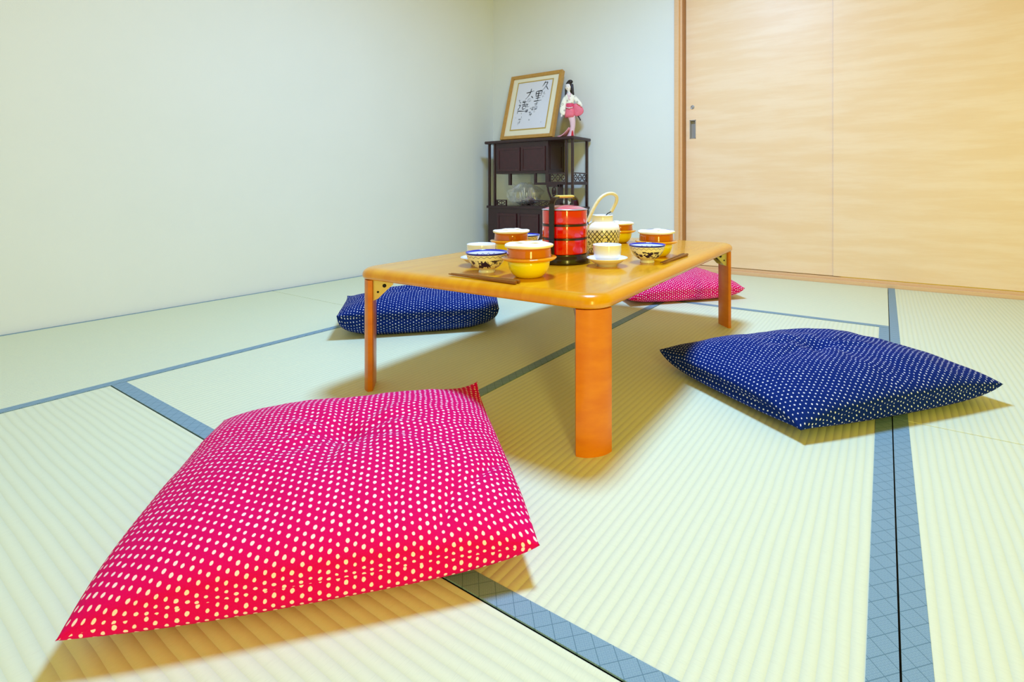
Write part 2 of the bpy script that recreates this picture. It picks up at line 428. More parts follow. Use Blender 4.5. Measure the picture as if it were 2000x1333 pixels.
# ------------------------------------------------------------------ low table
TC = Vector((-0.8535, 1.386)); TR = radians(1.65); TZ = 0.322
tbl = empty('low_table', (TC.x, TC.y, 0), TR, 'low honey-coloured folding table with rounded corners set with dishes', 'table')
HX, HY = 0.372, 0.568
def rrect(ins, r, n=10):
    pts = []; hx, hy = HX - ins, HY - ins; r = max(r - ins, 0.004)
    for cx, cy, a0 in ((hx - r, hy - r, 0), (-hx + r, hy - r, 90), (-hx + r, -hy + r, 180), (hx - r, -hy + r, 270)):
        for i in range(n + 1):
            a = radians(a0 + 90 * i / n); pts.append((cx + r * cos(a), cy + r * sin(a)))
    return pts
bm = bmesh.new(); rings = []
R0 = 0.058
prof = [(0.03, 0.2915), (0.012, 0.2915), (0.004, 0.294), (0.0005, 0.299), (0, 0.304), (0.0012, 0.3095), (0.0045, 0.3145), (0.010, 0.3185), (0.018, 0.3212), (0.028, 0.322)]
for ins, z in prof: rings.append([bm.verts.new((x, y, z)) for x, y in rrect(ins, R0)])
for a, b in zip(rings, rings[1:]):
    for i in range(len(a)):
        j = (i + 1) % len(a); bm.faces.new((a[i], a[j], b[j], b[i]))
bm.faces.new(rings[0][::-1]); bm.faces.new(rings[-1])
obj('tabletop', bm, M['table'], tbl, auto=50)
for sx, sy in ((1, -1), (-1, -1), (1, 1), (-1, 1)):
    bm = bmesh.new(); D = Vector((sx, sy)).normalized(); T = Vector((-D.y, D.x)); C0 = Vector((sx * HX, sy * HY))
    sec = []
    hw = 0.0375
    for i in range(13):
        s = -1 + 2 * i / 12; d = 0.030 + 0.013 * (abs(s) ** 2.4)
        sec.append(C0 - D * d + T * (hw * s))
    sec += [C0 - D * 0.053 + T * (hw - 0.001), C0 - D * 0.0545 + T * (hw - 0.004), C0 - D * 0.0545 - T * (hw - 0.004), C0 - D * 0.053 - T * (hw - 0.001)]
    lo_ = [bm.verts.new((p.x, p.y, 0.0)) for p in sec]; hi_ = [bm.verts.new((p.x, p.y, 0.2913)) for p in sec]
    for i in range(len(sec)):
        j = (i + 1) % len(sec); bm.faces.new((lo_[i], lo_[j], hi_[j], hi_[i]))
    bm.faces.new(lo_[::-1]); bm.faces.new(hi_)
    leg = obj('leg', bm, M['leg'], tbl, auto=40)
    # folding bracket: zinc plate on the inner face plus side gusset
    bm = bmesh.new()
    def lp(d, t, z): p = C0 - D * d + T * t; return Vector((p.x, p.y, z))
    for t in (-0.026, 0.026):
        poly = [(0.0555, 0.291), (0.104, 0.291), (0.104, 0.276), (0.088, 0.262), (0.066, 0.240), (0.0555, 0.236)]
        a = [bm.verts.new(lp(d, t - 0.001, z)) for d, z in poly]; b = [bm.verts.new(lp(d, t + 0.001, z)) for d, z in poly]
        for i in range(len(poly)):
            j = (i + 1) % len(poly); bm.faces.new((a[i], a[j], b[j], b[i]))
        bm.faces.new(a[::-1]); bm.faces.new(b)
    a = [lp(0.0546, -0.027, 0.236), lp(0.0546, 0.027, 0.236), lp(0.0546, 0.027, 0.291), lp(0.0546, -0.027, 0.291)]
    b = [p - Vector((D.x, D.y, 0)) * 0.0015 for p in a]
    va = [bm.verts.new(p) for p in a]; vb = [bm.verts.new(p) for p in b]
    for i in range(4):
        j = (i + 1) % 4; bm.faces.new((va[i], va[j], vb[j], vb[i]))
    bm.faces.new(va[::-1]); bm.faces.new(vb)
    br = obj('folding_bracket', bm, M['zinc'], leg, smooth=False, label='zinc folding bracket')
    bm = bmesh.new()
    sweep(bm, [lp(0.082, -0.0285, 0.274), lp(0.082, 0.0285, 0.274)], 0.005, n=10)
    sweep(bm, [lp(0.066, -0.028, 0.258), lp(0.066, 0.028, 0.258)], 0.003, n=8)
    obj('bolt', bm, M['dark_metal'], br)

# ------------------------------------------------------------------ cushions
def cushion(name, quad, T, label, cat_group, mat, dens=(50, 50), dimple=0.02, seed=0, uflip=False, seamz=0.045, wr=1.0, folds=()):
    P = [Vector(q) for q in quad]; c = sum(P, Vector()) / 4; base = Vector((c.x, c.y, 0))
    nn = 72; bm = bmesh.new(); uvl = bm.loops.layers.uv.new('UVMap')
    wu = ((P[1] - P[0]).length + (P[2] - P[3]).length) / 2; wv = ((P[3] - P[0]).length + (P[2] - P[1]).length) / 2
    def seam(u, v):
        s, t = (u + 1) / 2, (v + 1) / 2
        p = P[0] * (1 - s) * (1 - t) + P[1] * s * (1 - t) + P[2] * s * t + P[3] * (1 - s) * t
        # sides pull in a little between the pointed corners
        q = p - c; pull = 0.01
        e1 = (P[1] - P[0]).normalized(); e2 = (P[3] - P[0]).normalized()
        p = p - e1 * (u * pull * 0.5 * (1 - v * v)) * 1.0 * wu * 0.9 - e2 * (v * pull * 0.5 * (1 - u * u)) * wv * 0.9
        k = max(abs(u), abs(v)); m = min(abs(u), abs(v)); w = m ** 3 * k ** 3; p = p + Vector(((p - c).x, (p - c).y, 0)) * 0.012 * m ** 10
        p.z = seamz * (1 - w) + p.z * w
        return p
    def shp(u, v):
        return ((1 - abs(u) ** 2.6) * (1 - abs(v) ** 2.6)) ** 0.56
    grid = {}
    for side in (1, -1):
        for i in range(nn + 1):
            for j in range(nn + 1):
                # denser near the edges
                u = sin((i / nn - 0.5) * pi) * 0.6 + (i / nn * 2 - 1) * 0.4; v = sin((j / nn - 0.5) * pi) * 0.6 + (j / nn * 2 - 1) * 0.4
                edge = i in (0, nn) or j in (0, nn)
                if side == -1 and edge: grid[(side, i, j)] = grid[(1, i, j)]; continue
                p = seam(u, v); h = shp(u, v)
                if side == 1:
                    r = sqrt(u * u + v * v)
                    z = p.z + T * h - dimple * exp(-(r / 0.13) ** 2) - dimple * 0.55 * exp(-(r / 0.42) ** 2)
                    th = atan2(v, u)
                    z += wr * 0.0035 * sin(th * 9 + seed) * exp(-((r - 0.28) / 0.16) ** 2)
                    n1 = noise.noise(Vector((u * 3.2 + seed, v * 3.2, 1.3))); n2 = noise.noise(Vector((u * 9 + seed, v * 5, 4.3)))
                    z += wr * h * (0.007 * n1 + 0.0028 * n2)
                    for (fu, fv, ang, ln, dp) in folds:
                        du, dv = u - fu, v - fv; a = du * cos(ang) + dv * sin(ang); b = -du * sin(ang) + dv * cos(ang)
                        if abs(a) < ln: z -= dp * exp(-(b / 0.022) ** 2) * (1 - (a / ln) ** 2)
                    # bulge outward a bit over the seam
                    out = p - c; out.z = 0
                    p = p + out * 0.13 * h * (1 - h) * 2
                    p.z = z
                else:
                    out = p - c; out.z = 0
                    p = p + out * (0.07 * min(1, h * 2.2) * (1 - min(1, h * 1.0)) * 2 - 0.06 * h)
                    p.z = max(0.0015, p.z * (1 - min(1, h * 1.5) ** 0.8) - 0.002 * h)
                grid[(side, i, j)] = bm.verts.new(p - base)
                if edge: pass
    # arc-length UVs measured from the middle of each face, so the dots keep their size over the sides
    UV = {}
    for side in (1, -1):
        co = [[grid[(side, i, j)].co for j in range(nn + 1)] for i in range(nn + 1)]; h = nn // 2
        for j in range(nn + 1):
            UV[(side, h, j, 0)] = UV[(side, j, h, 1)] = 0.0
            for i in range(h, nn):
                UV[(side, i + 1, j, 0)] = UV[(side, i, j, 0)] + (co[i + 1][j] - co[i][j]).length
                UV[(side, j, i + 1, 1)] = UV[(side, j, i, 1)] + (co[j][i + 1] - co[j][i]).length
            for i in range(h, 0, -1):
                UV[(side, i - 1, j, 0)] = UV[(side, i, j, 0)] - (co[i - 1][j] - co[i][j]).length
                UV[(side, j, i - 1, 1)] = UV[(side, j, i, 1)] - (co[j][i - 1] - co[j][i]).length
    for side in (1, -1):
        for i in range(nn):
            for j in range(nn):
                q = [(i, j), (i + 1, j), (i + 1, j + 1), (i, j + 1)]
                if side == -1: q = q[::-1]
                f = bm.faces.new([grid[(side, a, b)] for a, b in q])
                for l, (a, b) in zip(f.loops, q): l[uvl].uv = (UV[(side, a, b, 0)] + 5, UV[(side, a, b, 1)] + 5)
    me = bpy.data.meshes.new(name); bmesh.ops.recalc_face_normals(bm, faces=bm.faces[:]); bm.to_mesh(me); bm.free()
    me.materials.append(mat)
    for p in me.polygons: p.use_smooth = True
    o = bpy.data.objects.new(name, me); COL.objects.link(o); o.location = base
    tag(o, label, 'cushion', cat_group); return o

G1 = 'floor cushions round the low table'
cushion('floor_cushion', [(-0.775, 0.166, 0.035), (-0.405, 0.545, 0.045), (-0.799, 0.842, 0.088), (-1.144, 0.481, 0.06)], 0.088,
        'large bright pink floor cushion with white dots, nearest the camera', G1, M['pink'], seed=2.0, folds=((0.55, -0.75, 1.2, 0.28, 0.009), (0.30, -0.72, 1.5, 0.26, 0.007), (0.75, -0.55, 0.9, 0.3, 0.007)))
cushion('floor_cushion', [(-0.149, 1.120, 0.028), (0.245, 1.581, 0.05), (-0.167, 1.820, 0.06), (-0.561, 1.359, 0.06)], 0.078,
        'navy blue dotted floor cushion on the mats right of the table', G1, M['navy'], seed=5.0, dimple=0.018, folds=((-0.1, -0.1, 0.8, 0.2, 0.006), (-0.55, -0.2, 0.4, 0.3, 0.005)))
cushion('floor_cushion', [(-1.630, 1.030, 0.088), (-1.235, 1.420, 0.085), (-1.56, 1.76, 0.08), (-1.850, 1.215, 0.100)], 0.075,
        'navy blue dotted floor cushion behind the table, by the left wall', G1, M['navy'], seed=8.0, seamz=0.070)
cushion('floor_cushion', [(-0.975, 2.016, 0.03), (-0.577, 2.437, 0.055), (-0.90, 2.75, 0.05), (-1.30, 2.33, 0.05)], 0.085,
        'pink dotted floor cushion beyond the far end of the table', G1, M['pink'], seed=11.0)

# ------------------------------------------------------------------ tableware (z = table top)
# covered pot: body, flange, band (inner pot wall) and lid
def make_pot(label):
    r = empty('covered_pot', (0, 0, 0), 0, label, 'pot', 'yellow lidded pots on the table')
    bm = bmesh.new()
    lathe(bm, [(0, 0), (0.028, 0), (0.034, 0.0025), (0.042, 0.011), (0.0475, 0.0225), (0.0495, 0.033), (0.0502, 0.040), (0.0465, 0.041), (0.044, 0.032), (0.03, 0.008), (0, 0.006)])
    obj('pot_body', bm, M['pot'], r)
    bm = bmesh.new()
    lathe(bm, [(0.0490, 0.0385), (0.0575, 0.0400), (0.0645, 0.0438), (0.0662, 0.0462), (0.0645, 0.0480), (0.057, 0.0492), (0.0500, 0.0510)], closed=True)
    obj('flange', bm, M['amber2'], r, label='amber glazed flange')
    bm = bmesh.new()
    lathe(bm, [(0.0530, 0.044), (0.0528, 0.050), (0.0520, 0.062), (0.0515, 0.0705), (0.048, 0.0705), (0.047, 0.046)], closed=True)
    obj('glazed_band', bm, M['amber'], r, label='brown amber glazed band')
    bm = bmesh.new()
    lathe(bm, [(0, 0.0705), (0.052, 0.0705), (0.0565, 0.0718), (0.0578, 0.0745), (0.0572, 0.0775), (0.052, 0.0795), (0.035, 0.0802), (0, 0.0806)],
          fn=lambda R_, z, a: (R_ * (1 + 0.012 * sin(a * 5 + 1)), z + (0.0010 * sin(a * 4 + 2.0) * (R_ / 0.057) if z > 0.073 else 0)))
    # low carved grip across the lid
    sweep(bm, smooth_path([(-0.030, 0.006, 0.079), (-0.018, 0.0, 0.0818), (0.0, -0.002, 0.0800), (0.018, 0.0, 0.0822), (0.030, 0.004, 0.079)], 5), 0.013, 0.0026, n=12)
    obj('pot_lid', bm, M['lid'], r, label='cream lid with a low wavy grip')
    return r
pot = make_pot('yellow lidded pot at the front of the table, largest of the four')
pot.location = (-0.723, 0.941, TZ); pot.rotation_euler.z = radians(20)
dup(pot, (-1.010, 1.223, TZ), radians(50), 'yellow lidded pot behind the front one, left of the red stacked box')
dup(pot, (-0.608, 1.439, TZ), radians(100), 'yellow lidded pot behind the patterned bowl on the table\'s right')
dup(pot, (-0.888, 1.731, TZ), radians(160), 'yellow lidded pot partly hidden behind the lattice teapot')

def make_bowl(label):
    r = empty('rice_bowl', (0, 0, 0), 0, label, 'bowl', 'blue and white rice bowls on the table')
    bm = bmesh.new()
    lathe(bm, [(0.0195, 0.008), (0.026, 0.011), (0.0345, 0.017), (0.0420, 0.0265), (0.0480, 0.038), (0.0520, 0.050), (0.0522, 0.0515), (0.0512, 0.0515), (0.0500, 0.0500)])
    o = obj('bowl_body', bm, M['bowl'], r)
    bm = bmesh.new()
    lathe(bm, [(0.0512, 0.0513), (0.0500, 0.0500), (0.046, 0.038), (0.040, 0.0275), (0.032, 0.019), (0.02, 0.0135), (0, 0.012)])
    obj('bowl_inside', bm, M['bowl_in'], r, label='white inside with a blue rim and zigzag line')
    bm = bmesh.new()
    lathe(bm, [(0.0195, 0.0085), (0.0185, 0.007), (0.0195, 0.004), (0.0205, 0.002), (0.0205, 0), (0.017, 0), (0.016, 0.006), (0.0, 0.006)])
    obj('foot', bm, M['white'], r)
    return r
bowl = make_bowl('blue and white patterned bowl beside the front pot, by the chopsticks')
bowl.location = (-0.852, 0.936, TZ); bowl.rotation_euler.z = radians(10)
dup(bowl, (-0.577, 1.300, TZ), radians(160), 'blue and white patterned bowl on the right side of the table')
dup(bowl, (-1.065, 1.363, TZ), radians(230), 'blue-rimmed bowl half hidden between the left pot and the red box')
dup(bowl, (-0.744, 1.772, TZ), radians(300), 'blue-rimmed bowl almost hidden behind the right-hand lidded pot')

def make_cup(label):
    r = empty('teacup', (0, 0, 0), 0, label, 'cup', 'white teacups on saucers'); bm = bmesh.new()
    lathe(bm, [(0, 0.002), (0.022, 0.002), (0.0225, 0.0), (0.0255, 0.0), (0.0265, 0.004), (0.033, 0.010), (0.0365, 0.019), (0.0382, 0.032), (0.0388, 0.046), (0.0384, 0.0475), (0.0370, 0.0465), (0.0362, 0.032), (0.033, 0.014), (0.02, 0.007), (0, 0.006)])
    obj('cup_body', bm, M['white'], r); return r
def make_saucer(label):
    r = empty('saucer', (0, 0, 0), 0, label, 'saucer', 'white saucers under the teacups'); bm = bmesh.new()
    lathe(bm, [(0, 0.002), (0.023, 0.002), (0.024, 0), (0.0275, 0), (0.028, 0.006), (0.040, 0.0105), (0.0535, 0.0205), (0.0558, 0.0225), (0.0552, 0.0235), (0.050, 0.0205), (0.040, 0.0145), (0.030, 0.0112), (0, 0.0105)])
    obj('saucer_body', bm, M['white'], r); return r
sc = make_saucer('white saucer in front of the lattice teapot'); sc.location = (-0.643, 1.183, TZ)
dup(sc, (-0.945, 1.016, TZ), 0, 'white saucer behind the front patterned bowl')
dup(sc, (-1.014, 1.466, TZ), 0, 'white saucer edge peeking out on the left behind the red stacked boxes')
cp = make_cup('white teacup on the saucer in front of the lattice teapot'); cp.location = (-0.643, 1.183, TZ + 0.0112)
dup(cp, (-0.945, 1.016, TZ + 0.0112), 0, 'white teacup behind the front patterned bowl')

# chopsticks: two pairs, each stick a thing
def chop(p0, p1, label):
    p0, p1 = Vector(p0), Vector(p1); L = (p1 - p0).length; bm = bmesh.new(); rings = []
    for s in (0, 0.08, 0.5, 0.97, 1.0):
        k = (0.0014 + 0.0026 * s) * (0.8 if s in (0, 1.0) else 1)
        rings.append([bm.verts.new((s * L, a * k, 0.004 + b * k)) for a, b in ((-1, -.6), (-.6, -1), (.6, -1), (1, -.6), (1, .6), (.6, 1), (-.6, 1), (-1, .6))])
    for a, b in zip(rings, rings[1:]):
        for i in range(8): bm.faces.new((a[i], a[(i + 1) % 8], b[(i + 1) % 8], b[i]))
    bm.faces.new(rings[0][::-1]); bm.faces.new(rings[-1])
    o = obj('chopstick', bm, M['chop'], smooth=False); o.location = (p0.x, p0.y, TZ); o.rotation_euler.z = atan2(p1.y - p0.y, p1.x - p0.x)
    return tag(o, label, 'chopstick', 'brown chopsticks laid on the table')
chop((-0.896, 0.851), (-0.687, 0.848), 'brown wooden chopstick at the front table edge, outer one of its pair')
chop((-0.896, 0.859), (-0.687, 0.860), 'brown wooden chopstick at the front table edge, inner one of its pair')
chop((-0.523, 1.284), (-0.528, 1.497), 'brown wooden chopstick at the right table edge, outer one of its pair')
chop((-0.531, 1.284), (-0.540, 1.497), 'brown wooden chopstick at the right table edge, inner one of its pair')

# stacked lacquer box on its carrying stand
BX = Vector((-0.783, 1.186, TZ))
Fw = Vector((-sin(radians(31.4)), cos(radians(31.4)), 0)); Rt = Vector((cos(radians(31.4)), sin(radians(31.4)), 0))
st = empty('carrying_stand', BX, 0, 'black lacquered carrying stand holding the red boxes, cane-bound handle on top', 'stand')
bm = bmesh.new()
lathe(bm, [(0, 0), (0.072, 0), (0.074, 0.004), (0.071, 0.018), (0.066, 0.022), (0.0655, 0.0265), (0, 0.0265)])
obj('base', bm, M['blk'], st, auto=50)
ax = (Fw * -0.88 + Rt * -0.47).normalized()     # near-left to far-right
bm = bmesh.new(); r_ = 0.0705
pts = [ax * (r_ - 0.006) + Vector((0, 0, 0.012)), ax * r_ + Vector((0, 0, 0.028)), ax * r_ + Vector((0, 0, 0.10)), ax * r_ + Vector((0, 0, 0.150)),
       ax * (r_ - 0.001) + Vector((0, 0, 0.168)), ax * (r_ - 0.010) + Vector((0, 0, 0.180)), ax * (r_ - 0.026) + Vector((0, 0, 0.1855)),
       Vector((0, 0, 0.187))]
full = pts + [Vector((-p.x, -p.y, p.z)) for p in pts[-2::-1]]
side = Vector((-ax.y, ax.x, 0))
# flat strap: width across 'side'
P_ = smooth_path(full, 5); rings = []
for i, p in enumerate(P_):
    d = (P_[min(len(P_) - 1, i + 1)] - P_[max(0, i - 1)]).normalized(); n_ = d.cross(side).normalized()
    rings.append([bm.verts.new(p + side * a + n_ * b) for a, b in ((-0.0078, -0.0022), (0.0078, -0.0022), (0.0078, 0.0022), (-0.0078, 0.0022))])
for a, b in zip(rings, rings[1:]):
    for i in range(4): bm.faces.new((a[i], a[(i + 1) % 4], b[(i + 1) % 4], b[i]))
bm.faces.new(rings[0][::-1]); bm.faces.new(rings[-1])
obj('strap', bm, M['blk'], st, smooth=True, auto=40)
bm = bmesh.new(); g0 = ax * 0.042; wob = []
for i in range(41):
    t = i / 40; p = g0 * (1 - 2 * t) + Vector((0, 0, 0.187)); wob.append(p)
sweep(bm, wob, 0.0088, 0.0042, n=12, scale=lambda t: 1 + 0.06 * abs(sin(t * 40 * pi / 2)))
obj('grip', bm, M['grip'], st, label='yellow cane binding on the handle')

def jubako(z0, z1, label, loc, drop):
    o = bmesh.new()
    lathe(o, [(0, z0), (0.060, z0), (0.0635, z0 + 0.001), (0.0640, z0 + 0.003), (0.0640, z1 - 0.0065), (0.0634, z1 - 0.0060), (0.0634, z1), (0.060, z1), (0.060, z0 + 0.004), (0, z0 + 0.004)], 80)
    ob = empty('lacquer_box', loc, 0, label, 'box', 'red lacquer boxes stacked in the carrying stand')
    obj('box_body', o, M['red'], ob, auto=50)
    bm = bmesh.new(); lathe(bm, [(0.0636, z1 - 0.0062), (0.0646, z1 - 0.0060), (0.0646, z1 - 0.0006), (0.0636, z1 - 0.0004)], 80, closed=True)
    obj('rim_band', bm, M['band'], ob, label='black rim band', auto=50)
    return ob
jubako(0, 0.046, 'red round lacquer box, bottom of the stack of three', (BX.x, BX.y, TZ + 0.0267), 0)
jubako(0, 0.038, 'red round lacquer box, middle of the stack of three', (BX.x, BX.y, TZ + 0.0729), 0)
tb = bmesh.new(); z0, z1 = 0, 0.037
jt = empty('lacquer_box', (BX.x, BX.y, TZ + 0.1111), 0, 'red round lacquer box with domed lid, pale sheen painted on, top of the stack', 'box', 'red lacquer boxes stacked in the carrying stand')
lathe(tb, [(0, z0), (0.060, z0), (0.0635, z0 + 0.001), (0.0640, z0 + 0.003), (0.0640, z1), (0.060, z1), (0.060, z0 + 0.004), (0, z0 + 0.004)], 80); obj('box_body', tb, M['red'], jt, auto=50)
bm = bmesh.new(); lathe(bm, [(0, z1 + 0.001), (0.0635, z1 + 0.001), (0.0655, z1 + 0.0015), (0.0655, z1 + 0.0035), (0.060, z1 + 0.0050)], 80)
obj('lid_rim', bm, M['silver'], jt, label='silvery lid rim')
bm = bmesh.new(); lathe(bm, [(0.0610, z1 + 0.0045), (0.054, z1 + 0.0075), (0.040, z1 + 0.0120), (0.020, z1 + 0.0148), (0, z1 + 0.0155)], 80)
obj('box_lid', bm, M['red_sheen'], jt, label='domed lid')

# teapot
TP = Vector((-0.790, 1.416, TZ))
tp = empty('teapot', TP, 0, 'white teapot with black lattice pattern and cane hoop handle', 'teapot')
bm = bmesh.new()
lathe(bm, [(0, 0.001), (0.036, 0.001), (0.038, 0.0), (0.042, 0.0), (0.046, 0.006), (0.053, 0.022), (0.0575, 0.045), (0.0595, 0.068), (0.0592, 0.080), (0.056, 0.091), (0.048, 0.0985), (0.0395, 0.1015), (0.0370, 0.104), (0.0362, 0.116), (0.0368, 0.1205), (0.034, 0.1205), (0.0335, 0.104), (0, 0.100)])
obj('teapot_body', bm, M['tea'], tp)
bm = bmesh.new(); lathe(bm, [(0, 0.1165), (0.033, 0.1165), (0.0345, 0.119), (0.0372, 0.1215), (0.0375, 0.1235), (0.033, 0.1245), (0.028, 0.1215), (0.008, 0.1210), (0, 0.1210)])
obj('teapot_lid', bm, M['white'], tp, label='flat recessed lid')
# spout toward the far right side
bm = bmesh.new(); sd = (Fw * 0.9 - Rt * 0.35).normalized()
sweep(bm, smooth_path([sd * 0.050 + Vector((0, 0, 0.060)), sd * 0.066 + Vector((0, 0, 0.074)), sd * 0.078 + Vector((0, 0, 0.095)), sd * 0.084 + Vector((0, 0, 0.108))], 6), 0.012, n=14, scale=lambda t: 1.0 - 0.4 * t)
obj('spout', bm, M['white'], tp)
def cp_(px, py, Z): return Rt * ((px - 1137.3) / 967.6 * Z) + Fw * Z + Vector((0, 0, 0.53 - (py - 369.9) / 967.6 * Z)) - TP
hp = [cp_(1148, 434, 1.585), cp_(1154, 419, 1.59), cp_(1163, 401, 1.60), cp_(1173, 387, 1.61), cp_(1185, 379.5, 1.625), cp_(1196, 378.5, 1.64), cp_(1203.5, 383.5, 1.65), cp_(1204, 393, 1.655), cp_(1199, 404, 1.655), cp_(1193.5, 414, 1.652)]
bm = bmesh.new(); P_ = smooth_path(hp, 8)
sweep(bm, P_, 0.0056, n=12, up=Fw, scale=lambda t: 1 + 0.05 * abs(sin(t * 60)))
obj('hoop_handle', bm, M['cane'], tp, label='pale cane hoop handle')
bm = bmesh.new()
sweep(bm, [hp[-1], cp_(1187, 417, 1.647), cp_(1181, 424, 1.640)], 0.0016, n=8, up=Fw)
obj('wire_hook', bm, M['dark_metal'], tp, label='dark wire hook')
bm = bmesh.new(); sweep(bm, [hp[0], cp_(1149, 440, 1.600)], 0.002, n=8, up=Fw)
obj('wire_hook', bm, M['dark_metal'], tp, label='dark wire hook')

# ------------------------------------------------------------------ rosewood display cabinet
CX0, CX1, CY0, CY1, CZ = -2.585, -1.806, 2.838, 3.055, 0.893
cab = empty('display_cabinet', ((CX0 + CX1) / 2, (CY0 + CY1) / 2, 0), 0, 'dark rosewood display cabinet with open shelves in the room corner', 'cabinet')
co = Vector(cab.location)
def cb(name, bm, m='rose', label=None, smooth=False, auto=None, parent=None):
    bmesh.ops.translate(bm, vec=-co, verts=bm.verts); return obj(name, bm, M[m], parent or cab, smooth=smooth, label=label, auto=auto)
bm = bmesh.new(); box(bm, CX0 - 0.012, CX1 + 0.012, CY0 - 0.014, CY1 + 0.006, CZ - 0.022, CZ, bev=0.009, seg=4); cb('top', bm, smooth=True, auto=60)
P4 = ((CX0 + 0.018, CY0 + 0.012), (CX0 + 0.072, CY0 + 0.012), (CX1 - 0.062, CY0 + 0.012), (CX1 - 0.012, CY0 + 0.012), (CX1 - 0.012, CY1 - 0.014))
for x, y in P4:
    bm = bmesh.new(); box(bm, x - 0.0085, x + 0.0085, y - 0.0085, y + 0.0085, 0.405, CZ - 0.018, bev=0.004, seg=3); cb('post', bm, smooth=True, auto=60)
# upper closed box
bm = bmesh.new(); bx0, bx1 = CX0 + 0.085, -2.018
box(bm, bx0, bx1, CY0 + 0.006, CY1, 0.644, CZ - 0.018, bev=0.002); uc = cb('upper_cupboard', bm)
for a, b in ((bx0 + 0.022, (bx0 + bx1) / 2 - 0.006), ((bx0 + bx1) / 2 + 0.006, bx1 - 0.022)):
    bm = bmesh.new(); zz0, zz1 = 0.662, 0.836; w = 0.018; y0_, y1_ = CY0 - 0.001, CY0 + 0.009
    box(bm, a, a + w, y0_, y1_, zz0, zz1, bev=0.002); box(bm, b - w, b, y0_, y1_, zz0, zz1, bev=0.002)
    box(bm, a + w, b - w, y0_ + 0.0006, y1_, zz0, zz0 + w, bev=0.002); box(bm, a + w, b - w, y0_ + 0.0006, y1_, zz1 - w, zz1, bev=0.002)
    box(bm, a + w, b - w, y0_ + 0.004, y1_, zz0 + w, zz1 - w); cb('cupboard_door', bm, 'rose2')
bm = bmesh.new(); a = CY0 + 0.03; b = CY1 - 0.03
for q in ((a, a + 0.012, 0.67, 0.85), (b - 0.012, b, 0.67, 0.85), (a + 0.012, b - 0.012, 0.67, 0.682), (a + 0.012, b - 0.012, 0.838, 0.85)): box(bm, bx1 - 0.002, bx1 + 0.004, q[0], q[1], q[2], q[3], bev=0.001)
cb('side_moulding', bm)
# hanging stub
bm = bmesh.new(); box(bm, -2.383, -2.362, CY0 + 0.012, CY0 + 0.032, 0.560, 0.646, bev=0.002); cb('hanging_divider', bm)
# step shelf with carved railing, right half
bm = bmesh.new(); box(bm, -2.145, CX1 - 0.004, CY0 + 0.008, CY1 - 0.01, 0.562, 0.578, bev=0.003); cb('step_shelf', bm)
bm = bmesh.new(); box(bm, -2.145, -2.128, CY0 + 0.010, CY0 + 0.028, 0.576, 0.646, bev=0.002); cb('shelf_upright', bm)
def fret_x(bm, x0, x1, y, z0, z1, n, th=0.006):
    """carved openwork panel in the XZ plane"""
    fr = 0.008
    box(bm, x0, x1, y - th, y + th, z0, z0 + fr); box(bm, x0, x1, y - th, y + th, z1 - fr, z1)
    box(bm, x0, x0 + fr, y - th, y + th, z0 + fr, z1 - fr); box(bm, x1 - fr, x1, y - th, y + th, z0 + fr, z1 - fr)
    w = (x1 - x0 - 2 * fr) / n; zc = (z0 + z1) / 2; hh = (z1 - z0) / 2 - fr
    for i in range(n):
        xc = x0 + fr + w * (i + 0.5)
        sweep(bm, [(xc + w * 0.36 * cos(t * pi / 8), y, zc + hh * 0.72 * sin(t * pi / 8)) for t in range(16)], 0.0034, n=6, up=(0, 1, 0), closed=True)
        ball(bm, (xc, y, zc), 0.005, u=8, v=6)
        for sgn in (-1, 1): sweep(bm, [(xc + sgn * w * 0.36, y, zc), (xc + sgn * w * 0.5, y, zc)], 0.003, n=6)
        for sgn in (-1, 1): sweep(bm, [(xc, y, zc + sgn * hh * 0.72), (xc, y, zc + sgn * hh)], 0.003, n=6)
bm = bmesh.new(); fret_x(bm, -2.020, CX1 - 0.055, CY0 + 0.014, 0.576, 0.646, 3); cb('carved_railing', bm)
bm = bmesh.new(); box(bm, -2.045, -2.008, CY0 + 0.010, CY0 + 0.03, 0.576, 0.646, bev=0.002)
cb('railing_end', bm)
bm = bmesh.new(); fret_x(bm, -0.095, 0.095, 0, 0.576, 0.646, 3)
bmesh.ops.transform(bm, matrix=Matrix.Translation((CX1 - 0.012, (CY0 + CY1) / 2, 0)) @ Matrix.Rotation(radians(90), 4, 'Z'), verts=bm.verts); cb('carved_railing', bm)
# carved tapering bracket under the step shelf
bm = bmesh.new(); y = CY0 + 0.014
for sgn, xs in ((1, (-2.030, -2.022, -2.000, -1.985)), (-1, (-1.925, -1.927, -1.930, -1.932))):
    sweep(bm, smooth_path([(xs[0], y, 0.564), (xs[1], y, 0.520), (xs[2], y, 0.470), (xs[3], y, 0.425)], 5), 0.007, n=8, up=(0, 1, 0))
box(bm, -1.940, -1.918, y - 0.006, CY0 + 0.05, 0.40, 0.564, bev=0.002)
box(bm, -2.035, -1.918, y - 0.006, y + 0.006, 0.546, 0.564)
sweep(bm, [(-1.975 + 0.022 * cos(t * pi / 8), y, 0.452 + 0.022 * sin(t * pi / 8)) for t in range(16)], 0.005, n=6, up=(0, 1, 0), closed=True)
sweep(bm, [(-1.973 + 0.014 * cos(t * pi / 8), y, 0.515 + 0.030 * sin(t * pi / 8)) for t in range(16)], 0.005, n=6, up=(0, 1, 0), closed=True)
ball(bm, (-1.975, y, 0.452), 0.011, u=10, v=8); ball(bm, (-1.973, y, 0.512), 0.008, (1, 1, 2.2), u=10, v=8)
sweep(bm, smooth_path([(-1.995, y, 0.43), (-1.975, y, 0.486), (-1.945, y, 0.43)], 5), 0.004, n=6, up=(0, 1, 0))
cb('carved_bracket', bm, smooth=True, auto=40)
